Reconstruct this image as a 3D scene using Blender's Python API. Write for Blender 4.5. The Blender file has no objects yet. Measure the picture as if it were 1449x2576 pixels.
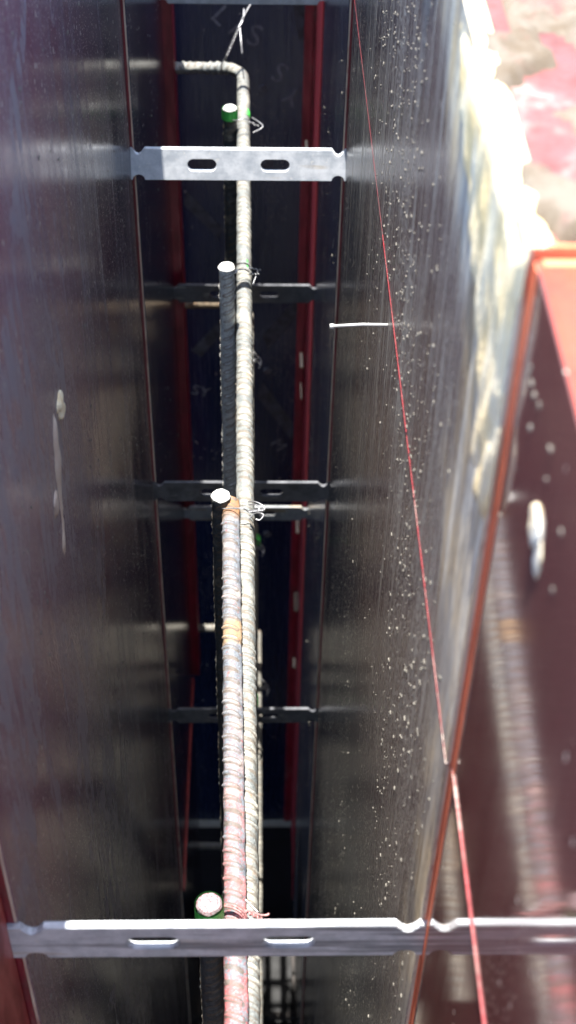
import bpy, bmesh, math, random
import numpy as np
from mathutils import Vector, Matrix, noise as mnoise

random.seed(7)
S = bpy.context.scene
C = S.collection
R = math.radians

# ---------------------------------------------------------------- camera
F, TH, ROLL, YAW = 3481.8, 0.7566, 0.0229, 0.0308      # focal length in 2576-high pixels, tilt, roll, yaw
ZO = 3.345                                             # camera height above the slab
CAM = Vector((0, 0, ZO))
_u = Vector((math.cos(YAW), -math.sin(YAW), 0)); _y = Vector((math.sin(YAW), math.cos(YAW), 0)); _z = Vector((0, 0, 1))
_d = _y * math.cos(TH) - _z * math.sin(TH)
_v = -(_y * math.sin(TH) + _z * math.cos(TH))
CU = _u * math.cos(ROLL) - _v * math.sin(ROLL)
CV = _u * math.sin(ROLL) + _v * math.cos(ROLL)
cam_d = bpy.data.cameras.new("camera")
cam = bpy.data.objects.new("camera", cam_d); C.objects.link(cam)
m3 = Matrix((CU, -CV, -_d)).transposed()
cam.matrix_world = Matrix.Translation(CAM) @ m3.to_4x4()
cam_d.sensor_fit = 'VERTICAL'; cam_d.sensor_height = 36.0; cam_d.sensor_width = 36.0
cam_d.lens = 36.0 * F / 2576.0
cam_d.clip_start = 0.01; cam_d.clip_end = 500
cam_d.dof.use_dof = True; cam_d.dof.focus_distance = 1.25; cam_d.dof.aperture_fstop = 8.5
S.camera = cam

def ray(px, py):
    return (_d + CU * ((px - 724.5) / F) + CV * ((py - 1288.0) / F))
def at(px, py, ax, val):
    """photo direction (1449 x 2576 grid) met with a real plane: ax 0/1/2, val its coordinate"""
    r = ray(px, py)
    return CAM + r * ((val - CAM[ax]) / r[ax])

# ---------------------------------------------------------------- world and sun
SUN_DIR = Vector((-math.tan(R(3.7)), math.tan(R(8.0)), 1)).normalized()
SUN_EL = math.asin(SUN_DIR.z); SUN_AZ = math.atan2(SUN_DIR.x, SUN_DIR.y)
w = bpy.data.worlds.new("World"); S.world = w; w.use_nodes = True
wn = w.node_tree.nodes; wl = w.node_tree.links
sky = wn.new('ShaderNodeTexSky'); sky.sky_type = 'NISHITA'; sky.sun_disc = False
sky.sun_elevation = SUN_EL; sky.sun_rotation = SUN_AZ
bg = wn.get('Background') or wn.new('ShaderNodeBackground')
bg.inputs['Strength'].default_value = 0.15
wl.new(sky.outputs[0], bg.inputs['Color'])
sd = bpy.data.lights.new("sun", 'SUN'); sd.energy = 4.6; sd.angle = R(0.5); sd.color = (1.0, 0.965, 0.91)
so = bpy.data.objects.new("sun", sd); C.objects.link(so)
so.rotation_euler = SUN_DIR.to_track_quat('Z', 'Y').to_euler(); so.location = (0, 0, 6)
S.view_settings.view_transform = 'Standard'; S.view_settings.look = 'None'
S.view_settings.exposure = 1.95; S.view_settings.gamma = 1.0
S.render.engine = 'CYCLES'
S.cycles.max_bounces = 8; S.cycles.glossy_bounces = 6; S.cycles.diffuse_bounces = 4

# ---------------------------------------------------------------- the calibrated layout (metres)
XL, XR = -0.1473, 0.1027
YN, YM, YF = 0.450, 1.459, 1.978
T1, T2, T3 = ZO - 0.797, ZO - 1.319, ZO - 1.830
U2, U3 = ZO - 1.336, ZO - 1.853
ZLINE, ZTOP, ZBOT = ZO - 0.6136, ZO - 0.287, ZO - 2.394
YB = -0.45                                              # how far the walls run behind the camera

# ---------------------------------------------------------------- material helpers
class M:
    def __init__(s, name):
        s.m = bpy.data.materials.new(name); s.m.use_nodes = True
        s.n = s.m.node_tree.nodes; s.l = s.m.node_tree.links
        s.b = s.n['Principled BSDF']
        s.geo = s.n.new('ShaderNodeNewGeometry').outputs['Position']
    def lk(s, a, b): s.l.new(a, b)
    def val(s, x, inp):
        if hasattr(x, 'links') or isinstance(x, bpy.types.NodeSocket): s.l.new(x, inp)
        else: inp.default_value = x
    def map(s, sc, loc=(0, 0, 0), rot=(0, 0, 0), src=None):
        n = s.n.new('ShaderNodeMapping'); s.l.new(src or s.geo, n.inputs['Vector'])
        n.inputs['Scale'].default_value = sc; n.inputs['Location'].default_value = loc; n.inputs['Rotation'].default_value = rot
        return n.outputs[0]
    def noise(s, sc, detail=4, rough=.55, loc=(0, 0, 0), dist=0, src=None):
        n = s.n.new('ShaderNodeTexNoise'); s.l.new(s.map(sc, loc, src=src), n.inputs['Vector'])
        n.inputs['Scale'].default_value = 1; n.inputs['Detail'].default_value = detail
        n.inputs['Roughness'].default_value = rough; n.inputs['Distortion'].default_value = dist
        return n.outputs[0]
    def voro(s, sc, loc=(0, 0, 0), feature='F1'):
        n = s.n.new('ShaderNodeTexVoronoi'); s.l.new(s.map(sc, loc), n.inputs['Vector']); n.inputs['Scale'].default_value = 1
        n.feature = feature
        return n.outputs['Distance']
    def ramp(s, x, a, b, lo=0.0, hi=1.0):
        n = s.n.new('ShaderNodeMapRange'); n.interpolation_type = 'SMOOTHSTEP'
        s.l.new(x, n.inputs['Value']); n.inputs['From Min'].default_value = a; n.inputs['From Max'].default_value = b
        n.inputs['To Min'].default_value = lo; n.inputs['To Max'].default_value = hi
        return n.outputs['Result']
    def op(s, o, a, b=0.0, clamp=False):
        n = s.n.new('ShaderNodeMath'); n.operation = o; n.use_clamp = clamp
        s.val(a, n.inputs[0]); s.val(b, n.inputs[1]); return n.outputs[0]
    def mix(s, f, a, b):
        n = s.n.new('ShaderNodeMix'); n.data_type = 'RGBA'
        s.val(f, n.inputs['Factor'])
        for x, i in ((a, 6), (b, 7)):
            s.val(x if isinstance(x, bpy.types.NodeSocket) else (*x, 1), n.inputs[i])
        return n.outputs[2]
    def bump(s, h, strength=.3, dist=.001):
        n = s.n.new('ShaderNodeBump'); s.l.new(h, n.inputs['Height'])
        n.inputs['Strength'].default_value = strength; n.inputs['Distance'].default_value = dist
        s.l.new(n.outputs[0], s.b.inputs['Normal'])
    def sep(s):
        n = s.n.new('ShaderNodeSeparateXYZ'); s.l.new(s.geo, n.inputs[0]); return n.outputs
    def done(s, col=None, rough=None, metal=None, spec=None):
        for k, v in (('Base Color', col), ('Roughness', rough), ('Metallic', metal), ('Specular IOR Level', spec)):
            if v is not None:
                if k == 'Base Color' and not isinstance(v, bpy.types.NodeSocket): v = (*v, 1)
                s.val(v, s.b.inputs[k])
        return s.m

def film_mat(name, base, dust_col, amount, seed, speck=0.5, rough=.17, band=None, grain=1.0, veil=.0, vmod=None, maroon=None, smear=None, spec=.5):
    """black phenolic film on plywood: glossy, dusty, with vertical wipe streaks and cement specks"""
    m = M(name)
    st = m.noise((45, 45, 2.2), 6, .62, (seed, 0, 0))
    st2 = m.noise((330, 330, 11), 4, .65, (seed, 3, 0))
    pa = m.noise((4.2, 4.2, 1.7), 4, .6, (seed, 7, 1), .6)
    fi = m.noise((900, 900, 220), 3, .7, (seed, 1, 5))
    d = m.op('MULTIPLY', m.ramp(st, .42, .78), m.ramp(pa, .34, .72))
    d = m.op('ADD', d, m.op('MULTIPLY', m.ramp(st2, .54, .78), m.ramp(pa, .3, .65, .15, .8)))
    d = m.op('MULTIPLY', d, m.ramp(fi, .33, .68, .25, 1.15))
    st3 = m.noise((130, 130, 1.7), 5, .6, (seed, 21, 0), .5)
    st4 = m.noise((420, 420, 2.6), 3, .5, (seed, 27, 0), .2)
    d = m.op('MAXIMUM', d, m.op('MULTIPLY', m.ramp(st4, .66, .70, 0, .9), m.ramp(pa, .45, .6)))
    d = m.op('MAXIMUM', d, m.op('MULTIPLY', m.ramp(st3, .61, .68, 0, .75), m.ramp(pa, .38, .6)))
    if band is not None:
        d = m.op('ADD', m.op('MULTIPLY', d, .8), band(m, st, fi))
    d = m.op('MULTIPLY', d, amount, True)
    if smear:
        d = m.op('MULTIPLY', d, m.ramp(m.sep()[2], ZO - 1.25, ZO - .6, .28, 1.0))  # dust also fades downward, painting in the dark of the deep gap
    if veil:
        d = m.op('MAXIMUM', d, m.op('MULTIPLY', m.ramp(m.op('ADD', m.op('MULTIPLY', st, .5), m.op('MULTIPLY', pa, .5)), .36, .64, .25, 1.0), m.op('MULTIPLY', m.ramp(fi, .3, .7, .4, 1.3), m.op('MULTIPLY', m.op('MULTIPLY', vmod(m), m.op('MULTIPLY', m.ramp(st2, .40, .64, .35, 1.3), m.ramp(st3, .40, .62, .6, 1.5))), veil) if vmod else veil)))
    col = m.mix(m.ramp(pa, .3, .7), base, tuple(c * 1.5 for c in base))
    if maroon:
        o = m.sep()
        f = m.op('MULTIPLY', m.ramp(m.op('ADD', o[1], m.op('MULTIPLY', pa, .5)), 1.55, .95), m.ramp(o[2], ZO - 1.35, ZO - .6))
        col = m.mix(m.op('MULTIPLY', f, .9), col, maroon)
    if maroon and not band:
        wd = m.noise((7, 7, 3.2), 5, .55, (31, 2, 0), 1.6)
        wd2 = m.noise((60, 60, 16), 4, .6, (33, 2, 0), 1.2)
        wf = m.op('MULTIPLY', m.op('MULTIPLY', m.ramp(wd, .50, .56), m.ramp(m.sep()[1], 1.15, .85)), m.ramp(wd2, .35, .6, .25, 1.0))
        d = m.op('MAXIMUM', d, m.op('MULTIPLY', wf, .85))
    col = m.mix(d, col, dust_col)
    if smear:
        sf, sc_ = smear(m); col = m.mix(sf, col, sc_); d = m.op('MAXIMUM', d, sf)
    v = m.voro((95, 95, 60), (seed, 2, 2)); vs = m.noise((19, 19, 9), 2, .5, (seed, 9, 0))
    sp = m.op('MULTIPLY', m.op('LESS_THAN', v, .13), m.op('GREATER_THAN', vs, .62 - .08 * speck))
    v2 = m.voro((300, 300, 210), (seed, 5, 2))
    sp2 = m.op('MULTIPLY', m.op('LESS_THAN', v2, .17), m.op('GREATER_THAN', m.noise((8, 8, 2.5), 3, .5, (seed, 4, 0)), .60 - .1 * speck))
    sp = m.op('MAXIMUM', sp, sp2)
    col = m.mix(m.op('MULTIPLY', sp, .8), col, (.55, .50, .42))
    rg = m.op('ADD', m.op('ADD', m.ramp(st2, .35, .7, rough * .8, rough * 1.35), m.op('MULTIPLY', d, .30)), m.op('MULTIPLY', sp, .3), True)
    h = m.op('ADD', m.op('MULTIPLY', st2, .7 * min(1, grain)), m.op('ADD', m.op('MULTIPLY', d, .5), m.op('MULTIPLY', sp, 1.2)))
    m.bump(h, .22 * grain, .0012)
    return m.done(col, rg, 0, spec)

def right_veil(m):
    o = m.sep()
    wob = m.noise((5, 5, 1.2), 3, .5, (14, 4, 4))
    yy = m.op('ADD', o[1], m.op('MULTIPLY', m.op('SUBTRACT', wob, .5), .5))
    return m.op('MULTIPLY', m.ramp(yy, 1.36, 1.02, .12, 1.0), m.ramp(o[2], ZO - 1.25, ZO - .5, .08, 1.0))  # veil thins with depth, so shade low on the wall is in the colour
def right_band(m, st, fi):
    # sand-coloured grout dust that ran down the boards beside the joint
    o = m.sep(); y = o[1]; z = o[2]
    wob = m.noise((3, 3, 1.6), 3, .5, (4, 4, 4))
    yy = m.op('ADD', y, m.op('MULTIPLY', m.op('SUBTRACT', wob, .5), .45))
    yc = m.ramp(z, ZO - .82, ZO - .32, .62, 1.02)                  # the run of grout leans back towards the top
    dy = m.op('ABSOLUTE', m.op('SUBTRACT', yy, yc))
    a = m.op('MULTIPLY', m.ramp(dy, .26, .05), m.ramp(z, ZO - 1.35, ZO - .75, .12, 1.5))
    g = m.noise((240, 240, 70), 4, .75, (2, 8, 1))
    s2 = m.noise((38, 38, 3), 5, .6, (12, 8, 1))
    v = m.voro((210, 210, 95), (1, 1, 1)); v2 = m.voro((420, 420, 190), (3, 1, 1))
    spots = m.op('MAXIMUM', m.ramp(v, .36, .20), m.op('MULTIPLY', m.ramp(v2, .40, .22), .8))
    big = m.noise((16, 16, 4.5), 4, .6, (6, 8, 1), .8)
    a = m.op('MULTIPLY', a, m.op('MULTIPLY', m.op('MAXIMUM', m.op('MULTIPLY', m.ramp(g, .46, .64), m.ramp(s2, .42, .62, .0, .8)), spots), m.ramp(big, .38, .6, .1, 1.0)))
    # looser spots over the rest of the board
    far = m.op('MULTIPLY', m.op('MULTIPLY', spots, m.ramp(m.noise((11, 11, 5), 3, .6, (2, 2, 9)), .52, .64)), m.op('MULTIPLY', m.ramp(y, 1.3, 1.1, .12, .55), m.ramp(z, ZO - 1.2, ZO - .7, .25, 1.0)))
    return m.op('MAXIMUM', a, far)
def right_smear(m):
    o = m.sep(); y = o[1]; z = o[2]
    sw = m.op('ADD', m.ramp(z, ZO - .72, ZO - .50, .0, .070), m.ramp(z, ZO - .44, ZO - .30, .0, .20))
    g1 = m.noise((16, 16, 7), 5, .65, (21, 3, 0)); g2 = m.noise((150, 150, 60), 5, .75, (22, 3, 0)); g3 = m.noise((60, 60, 6), 4, .65, (24, 3, 0))
    sy = m.op('SUBTRACT', m.op('SUBTRACT', y, YN), sw)
    sy = m.op('ADD', sy, m.op('MULTIPLY', m.op('SUBTRACT', g1, .5), .16))
    sy = m.op('ADD', sy, m.op('MULTIPLY', m.op('SUBTRACT', g2, .5), .11))
    f = m.op('MULTIPLY', m.ramp(sy, .085, -.02), m.op('MULTIPLY', m.ramp(g3, .34, .58, .45, 1.0), m.ramp(g2, .34, .56, .5, 1.0)))
    return f, m.mix(m.ramp(g1, .42, .6), m.mix(m.ramp(g3, .4, .6), (.86, .68, .38), (.84, .78, .62)), (.55, .54, .48))

MAT = {}
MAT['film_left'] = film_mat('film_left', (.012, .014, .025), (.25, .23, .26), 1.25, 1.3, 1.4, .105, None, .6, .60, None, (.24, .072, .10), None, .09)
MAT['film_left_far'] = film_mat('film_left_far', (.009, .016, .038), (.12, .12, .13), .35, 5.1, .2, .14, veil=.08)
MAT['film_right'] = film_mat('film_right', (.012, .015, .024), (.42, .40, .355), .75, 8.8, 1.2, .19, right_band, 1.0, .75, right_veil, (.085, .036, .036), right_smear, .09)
MAT['film_right_near'] = film_mat('film_right_near', (.145, .052, .046), (.24, .16, .13), .2, 3.6, .4, .05, None, .12, .12)
MAT['film_right_far'] = film_mat('film_right_far', (.010, .017, .040), (.14, .14, .15), .40, 6.4, .3, .16, veil=.10)
MAT['film_end'] = film_mat('film_end', (.005, .010, .034), (.05, .06, .09), .22, 2.2, .12, .24)

def paint_mat(name, col, worn=.4, rough=.4, crust=(.55, .5, .42), crust_amt=.3, seed=0, dk=.55):
    m = M(name)
    a = m.noise((60, 60, 18), 5, .6, (seed, 0, 0)); b = m.noise((220, 220, 60), 4, .65, (seed, 3, 0)); c = m.noise((14, 14, 9), 4, .6, (seed, 5, 0), .4)
    k = m.mix(m.ramp(a, .35, .7), col, tuple(x * dk for x in col))
    k = m.mix(m.op('MULTIPLY', m.ramp(b, .58, .72), worn), k, (.16, .10, .08))
    k = m.mix(m.op('MULTIPLY', m.ramp(c, .62 - crust_amt * .3, .74), m.op('MULTIPLY', m.ramp(b, .3, .6), min(1, crust_amt * 2))), k, crust)
    m.bump(m.op('ADD', b, c), .3, .0015)
    return m.done(k, m.ramp(a, .3, .7, rough * .8, rough * 1.3), 0, .5)
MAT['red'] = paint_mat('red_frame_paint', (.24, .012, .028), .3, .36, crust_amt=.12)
MAT['red_sunlit'] = paint_mat('sunlit_frame_red', (.95, .24, .11), .12, .5, dk=.85, crust_amt=.15, seed=3)  # frame red lightened: sun on the near edges is put into the colour
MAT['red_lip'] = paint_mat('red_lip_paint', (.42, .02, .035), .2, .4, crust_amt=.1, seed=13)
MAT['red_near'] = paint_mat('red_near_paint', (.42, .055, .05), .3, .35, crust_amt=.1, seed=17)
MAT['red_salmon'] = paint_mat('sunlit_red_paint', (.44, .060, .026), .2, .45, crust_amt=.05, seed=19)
MAT['red_worn'] = paint_mat('worn_red_joint_paint', (.22, .014, .02), .8, .5, (.10, .09, .08), .7, seed=23)
MAT['red_line'] = paint_mat('red_joint_paint', (.27, .014, .018), .5, .5, crust_amt=.6, seed=6)
MAT['red_crust'] = paint_mat('crusted_red_paint', (.19, .055, .05), .3, .6, (.50, .42, .35), .5, seed=9)

def tan_mat():
    m = M('plywood_edge')
    a = m.noise((500, 30, 30), 4, .6); b = m.noise((90, 90, 20), 4, .6, (2, 2, 2))
    k = m.mix(m.ramp(a, .35, .65), (.55, .40, .30), (.72, .60, .46))
    k = m.mix(m.op('MULTIPLY', m.ramp(b, .56, .70), .7), k, (.36, .11, .09))
    m.bump(b, .4, .001)
    return m.done(k, .75, 0, .3)
MAT['ply_edge'] = tan_mat()

def zinc_mat(nm='galvanised_steel', f=1.0, streak=0):
    m = M(nm)
    a = m.noise((14, 200, 200), 4, .6); b = m.noise((60, 60, 60), 5, .65, (3, 1, 0)); v = m.noise((9, 60, 60), 3, .5, (0, 7, 0))
    k = m.mix(m.ramp(b, .3, .7), tuple(c * f for c in (.22, .235, .25)), tuple(c * f for c in (.36, .37, .38)))
    k = m.mix(m.op('MULTIPLY', m.ramp(v, .60, .74), .75), k, (.42, .30, .14))
    k = m.mix(m.op('MULTIPLY', m.ramp(m.noise((150, 150, 150), 3, .6, (9, 0, 0)), .63, .7), .5), k, (.75, .72, .66))
    if streak:
        sk = m.noise((7, 120, 150), 5, .6, (0, 0, 4)); k = m.mix(m.op('MULTIPLY', m.ramp(sk, .42, .62), .75), k, (.12, .125, .135))
    m.bump(m.op('ADD', a, b), .25, .0006)
    return m.done(k, m.ramp(b, .3, .7, .40, .6), .2, .5)
MAT['zinc'] = zinc_mat()
MAT['zinc_lit'] = zinc_mat('lit_galvanised_steel', 1.85)  # lighter copy of the tie steel, with the upper ties' light in its colour
MAT['zinc_grey'] = zinc_mat('streaky_galvanised_steel', 2.1, 1)

def shaded_tie_mat():
    m = M('shaded_tie_steel')  # darker copy of the tie steel, with the deeper ties' shade painted in
    a = m.noise((14, 200, 200), 4, .6); b = m.noise((60, 60, 60), 5, .65, (3, 1, 0)); v = m.noise((30, 90, 90), 3, .6, (0, 7, 0))
    k = m.mix(m.ramp(b, .3, .7), (.055, .058, .066), (.125, .128, .14))
    k = m.mix(m.op('MULTIPLY', m.ramp(v, .60, .70), .6), k, (.34, .33, .31))
    m.bump(m.op('ADD', a, b), .25, .0006)
    return m.done(k, m.ramp(b, .3, .7, .45, .65), .1, .4)
MAT['zinc_shaded'] = shaded_tie_mat()
def rebar_mat(name, steel, cream, cream_amt, rust_amt, pink=None, seed=0, dark=0):
    m = M(name)
    a = m.noise((38, 38, 38), 5, .62, (seed, 0, 0)); b = m.noise((140, 140, 140), 5, .65, (seed, 2, 0)); c = m.noise((420, 420, 420), 3, .7, (seed, 4, 0))
    big = m.noise((9, 9, 9), 3, .5, (seed, 6, 0))
    k = m.mix(m.ramp(c, .3, .7), steel, tuple(x * .6 for x in steel))
    k = m.mix(m.op('MULTIPLY', m.op('MULTIPLY', m.ramp(a, .60 - .25 * cream_amt, .68), m.ramp(b, .28, .55)), .9), k, cream)
    k = m.mix(m.op('MULTIPLY', m.op('MULTIPLY', m.ramp(b, .60 - .16 * rust_amt, .72), m.ramp(big, .4, .62)), min(1, .4 + rust_amt)), k, (.25, .115, .04))
    if pink:
        o = m.sep(); y = o[1]
        if pink[2]:                                      # bare rusty saw-cut end
            k = m.mix(m.op('MULTIPLY', m.ramp(y, pink[2] - .035, pink[2] - .02), m.ramp(b, .3, .5, .5, 1)), k, (.27, .15, .07))
            cl = m.op('MULTIPLY', m.ramp(m.op('ABSOLUTE', m.op('SUBTRACT', y, pink[3])), .017, .011), m.ramp(a, .34, .46))
            k = m.mix(cl, k, (.30, .215, .125))
        f = m.op('MULTIPLY', m.op('ADD', m.ramp(y, pink[0], pink[1], .06, 1.0), 0), m.op('MULTIPLY', m.ramp(m.op('ADD', m.op('MULTIPLY', a, .5), m.op('MULTIPLY', c, .5)), .46, .56), 1))
        k = m.mix(f, k, (.42, .12, .12))
        f2 = m.ramp(m.noise((260, 260, 260), 3, .6, (seed, 11, 0)), .62, .67)
        k = m.mix(m.op('MULTIPLY', f2, .6), k, (.34, .09, .09))
    an = m.n.new('ShaderNodeAttribute'); an.attribute_name = 'rib'; rb = an.outputs['Fac']
    foot = m.op('MULTIPLY', m.ramp(rb, .38, .52), m.ramp(rb, .80, .66))      # grime plus painted crease shade at the foot of each rib
    k = m.mix(m.op('MULTIPLY', foot, m.ramp(b, .25, .6, .45, .95)), k, tuple(x * .46 for x in (cream[0] * .9, cream[1] * .8, cream[2] * .75)))
    k = m.mix(m.op('MULTIPLY', m.ramp(rb, .82, .95), m.ramp(a, .4, .6, .1, .7)), k, tuple(min(.9, x * 1.25) for x in cream) if not dark else tuple(min(.5, x * 3.2) for x in steel))  # lighter crests; on dark bars this paints in the rib highlights
    m.bump(m.op('ADD', m.op('MULTIPLY', b, .8), c), .7, .0014)
    return m.done(k, m.ramp(a, .3, .7, .5, .8), .12, .4)
MAT['bar_front'] = rebar_mat('rebar_pink_spattered', (.36, .39, .43), (.56, .53, .47), .55, .45, (.80, .55, None, 0), 1)
MAT['bar_hook'] = rebar_mat('rebar_cement_coated', (.195, .21, .205), (.335, .32, .27), .75, .25, None, 4)
MAT['bar_low'] = rebar_mat('rebar_pale', (.20, .20, .18), (.30, .28, .23), .6, .3, None, 8)
MAT['bar_dark'] = rebar_mat('rebar_dark_upright', (.070, .080, .085), (.28, .25, .19), .22, .15, None, 12, 1)  # darker steel base for the uprights
MAT['bar_tan'] = rebar_mat('rebar_tan', (.27, .21, .14), (.33, .28, .21), .6, .6, None, 15)

def plain(name, col, rough=.6, metal=0, var=.35, sc=200, spec=.4):
    m = M(name); a = m.noise((sc, sc, sc), 4, .6)
    k = m.mix(m.ramp(a, .3, .7), col, tuple(c * (1 - var) for c in col))
    m.bump(a, .25, .0008)
    return m.done(k, rough, metal, spec)
def cut_mat():
    m = M('white_paint_cut_end'); a = m.noise((700, 700, 700), 4, .7); b = m.noise((300, 900, 300), 3, .6, (4, 0, 0))
    k = m.mix(m.op('MULTIPLY', m.ramp(a, .50, .60), .9), (.27, .22, .225), (.17, .045, .05))
    k = m.mix(m.op('MULTIPLY', m.ramp(b, .62, .70), .5), k, (.4, .33, .28))
    m.bump(a, .5, .0008); return m.done(k, .8, 0, .3)
MAT['cut_pink'] = cut_mat()
MAT['cut_white'] = plain('white_paint', (.66, .66, .64), .75, 0, .25, 420)
MAT['green'] = plain('green_marking_paint', (.10, .72, .12), .5, 0, .35, 260)
MAT['wire'] = plain('bright_tie_wire', (.42, .42, .43), .38, .7, .4, 500)
MAT['wire_dark'] = plain('annealed_tie_wire', (.05, .048, .05), .45, .5, .4, 500)
MAT['wire_pink'] = plain('spattered_tie_wire', (.50, .23, .22), .55, .1, .75, 420)
MAT['nail'] = plain('nail_steel', (.62, .61, .58), .4, .3, .2, 400)
MAT['cream_pin'] = plain('cream_pin', (.72, .60, .40), .5, 0, .2, 200)
MAT['plug'] = plain('grey_plug', (.10, .105, .12), .6, 0, .5, 160)
MAT['print'] = plain('faded_grey_print', (.060, .066, .085), .5, 0, .75, 70)
MAT['print_light'] = plain('faded_white_print', (.20, .21, .24), .5, 0, .6, 120)
MAT['board'] = plain('old_timber', (.045, .038, .034), .8, 0, .6, 40)

def mortar_mat(name, a1, a2, a3):
    m = M(name)
    a = m.noise((40, 40, 9), 5, .65); b = m.noise((22, 22, 6), 4, .6, (5, 0, 0), .8); c = m.noise((300, 300, 200), 4, .7, (1, 1, 1))
    k = m.mix(m.ramp(a, .38, .62), a1, a2); k = m.mix(m.op('MULTIPLY', m.ramp(b, .52, .66), .85), k, a3)
    k = m.mix(m.op('MULTIPLY', m.ramp(c, .55, .75), .4), k, (.30, .26, .2))
    m.bump(m.op('ADD', c, a), .6, .002); return m.done(k, .9, 0, .25)
MAT['mortar'] = mortar_mat('cream_mortar', (.86, .66, .34), (.86, .75, .52), (.58, .57, .52))
MAT['mortar_top'] = mortar_mat('white_mortar', (.115, .088, .06), (.16, .135, .105), (.22, .085, .075))
MAT['drops'] = plain('pale_grout_drops', (.19, .175, .145), .85, 0, .4, 90)
MAT['mortar_dry'] = mortar_mat('grey_brown_mortar', (.62, .50, .40), (.68, .58, .47), (.42, .32, .26))
def ground_mat():
    m = M('slab_concrete'); a = m.noise((9, 9, 9), 6, .6); b = m.noise((90, 90, 90), 5, .65, (3, 0, 0)); v = m.voro((60, 60, 60))
    k = m.mix(m.ramp(a, .35, .65), (.11, .11, .105), (.17, .17, .155)); k = m.mix(m.op('MULTIPLY', m.ramp(b, .5, .7), .6), k, (.08, .075, .07))
    m.bump(m.op('ADD', b, m.op('MULTIPLY', v, -.5)), .5, .004); return m.done(k, .9, 0, .3)
MAT['ground'] = ground_mat()

# ---------------------------------------------------------------- object helpers
def tag(o, label=None, cat=None, group=None, kind=None):
    for k, v in (('label', label), ('category', cat), ('group', group), ('kind', kind)):
        if v: o[k] = v
    return o
def empty(name, loc, label, cat, group=None):
    o = bpy.data.objects.new(name, None); C.objects.link(o); o.location = loc; o.empty_display_size = .03
    return tag(o, label, cat, group)
def link(name, me, mat, parent=None, smooth=False):
    o = bpy.data.objects.new(name, me); C.objects.link(o)
    if mat: me.materials.append(mat)
    if smooth:
        me.polygons.foreach_set('use_smooth', [True] * len(me.polygons))
    if parent:
        o.parent = parent; o.matrix_parent_inverse = Matrix.Translation(parent.location).inverted()
    return o
def bm_obj(name, bm, mat, parent=None, smooth=False):
    bmesh.ops.recalc_face_normals(bm, faces=bm.faces)
    me = bpy.data.meshes.new(name); bm.to_mesh(me); bm.free()
    return link(name, me, mat, parent, smooth)
def add_box(bm, a, b, bevel=0):
    lo = [min(a[i], b[i]) for i in range(3)]; hi = [max(a[i], b[i]) for i in range(3)]
    r = bmesh.ops.create_cube(bm, size=1)
    for v in r['verts']:
        v.co = Vector([lo[i] + (v.co[i] + .5) * (hi[i] - lo[i]) for i in range(3)])
    if bevel:
        es = list({e for v in r['verts'] for e in v.link_edges})
        bmesh.ops.bevel(bm, geom=es, offset=bevel, segments=2, affect='EDGES', profile=.5)
def box(name, a, b, mat, parent=None, bevel=0):
    bm = bmesh.new(); add_box(bm, a, b, bevel); return bm_obj(name, bm, mat, parent)

def frames(P):
    P = [Vector(p) for p in P]; T = []
    for i in range(len(P)):
        a = P[max(0, i - 1)]; b = P[min(len(P) - 1, i + 1)]; T.append((b - a).normalized())
    ref = Vector((0, 0, 1)) if abs(T[0].z) < .9 else Vector((0, -1, 0))
    N = (ref - T[0] * ref.dot(T[0])).normalized(); out = []
    for i, t in enumerate(T):
        N = (N - t * N.dot(t)).normalized(); out.append((P[i], N.copy(), t.cross(N)))
    return out
def resample(P, step):
    P = [np.array(p, float) for p in P]; L = [0]
    for a, b in zip(P, P[1:]): L.append(L[-1] + np.linalg.norm(b - a))
    n = max(2, int(L[-1] / step) + 1); s = np.linspace(0, L[-1], n); A = np.array(P)
    return np.stack([np.interp(s, L, A[:, k]) for k in range(3)], 1), s
def tube_mesh(name, P, rad, n=8, cap=True):
    fr = frames(P); vs = []; fs = []
    for i, (p, a, b) in enumerate(fr):
        r = rad[i] if hasattr(rad, '__len__') else rad
        for k in range(n):
            t = 2 * math.pi * k / n; vs.append(p + (a * math.cos(t) + b * math.sin(t)) * r)
    for i in range(len(fr) - 1):
        for k in range(n):
            k2 = (k + 1) % n; fs.append((i * n + k, i * n + k2, (i + 1) * n + k2, (i + 1) * n + k))
    if cap: fs.append(tuple(range(n))[::-1]); fs.append(tuple((len(fr) - 1) * n + k for k in range(n)))
    me = bpy.data.meshes.new(name); me.from_pydata(vs, [], fs); return me
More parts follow.
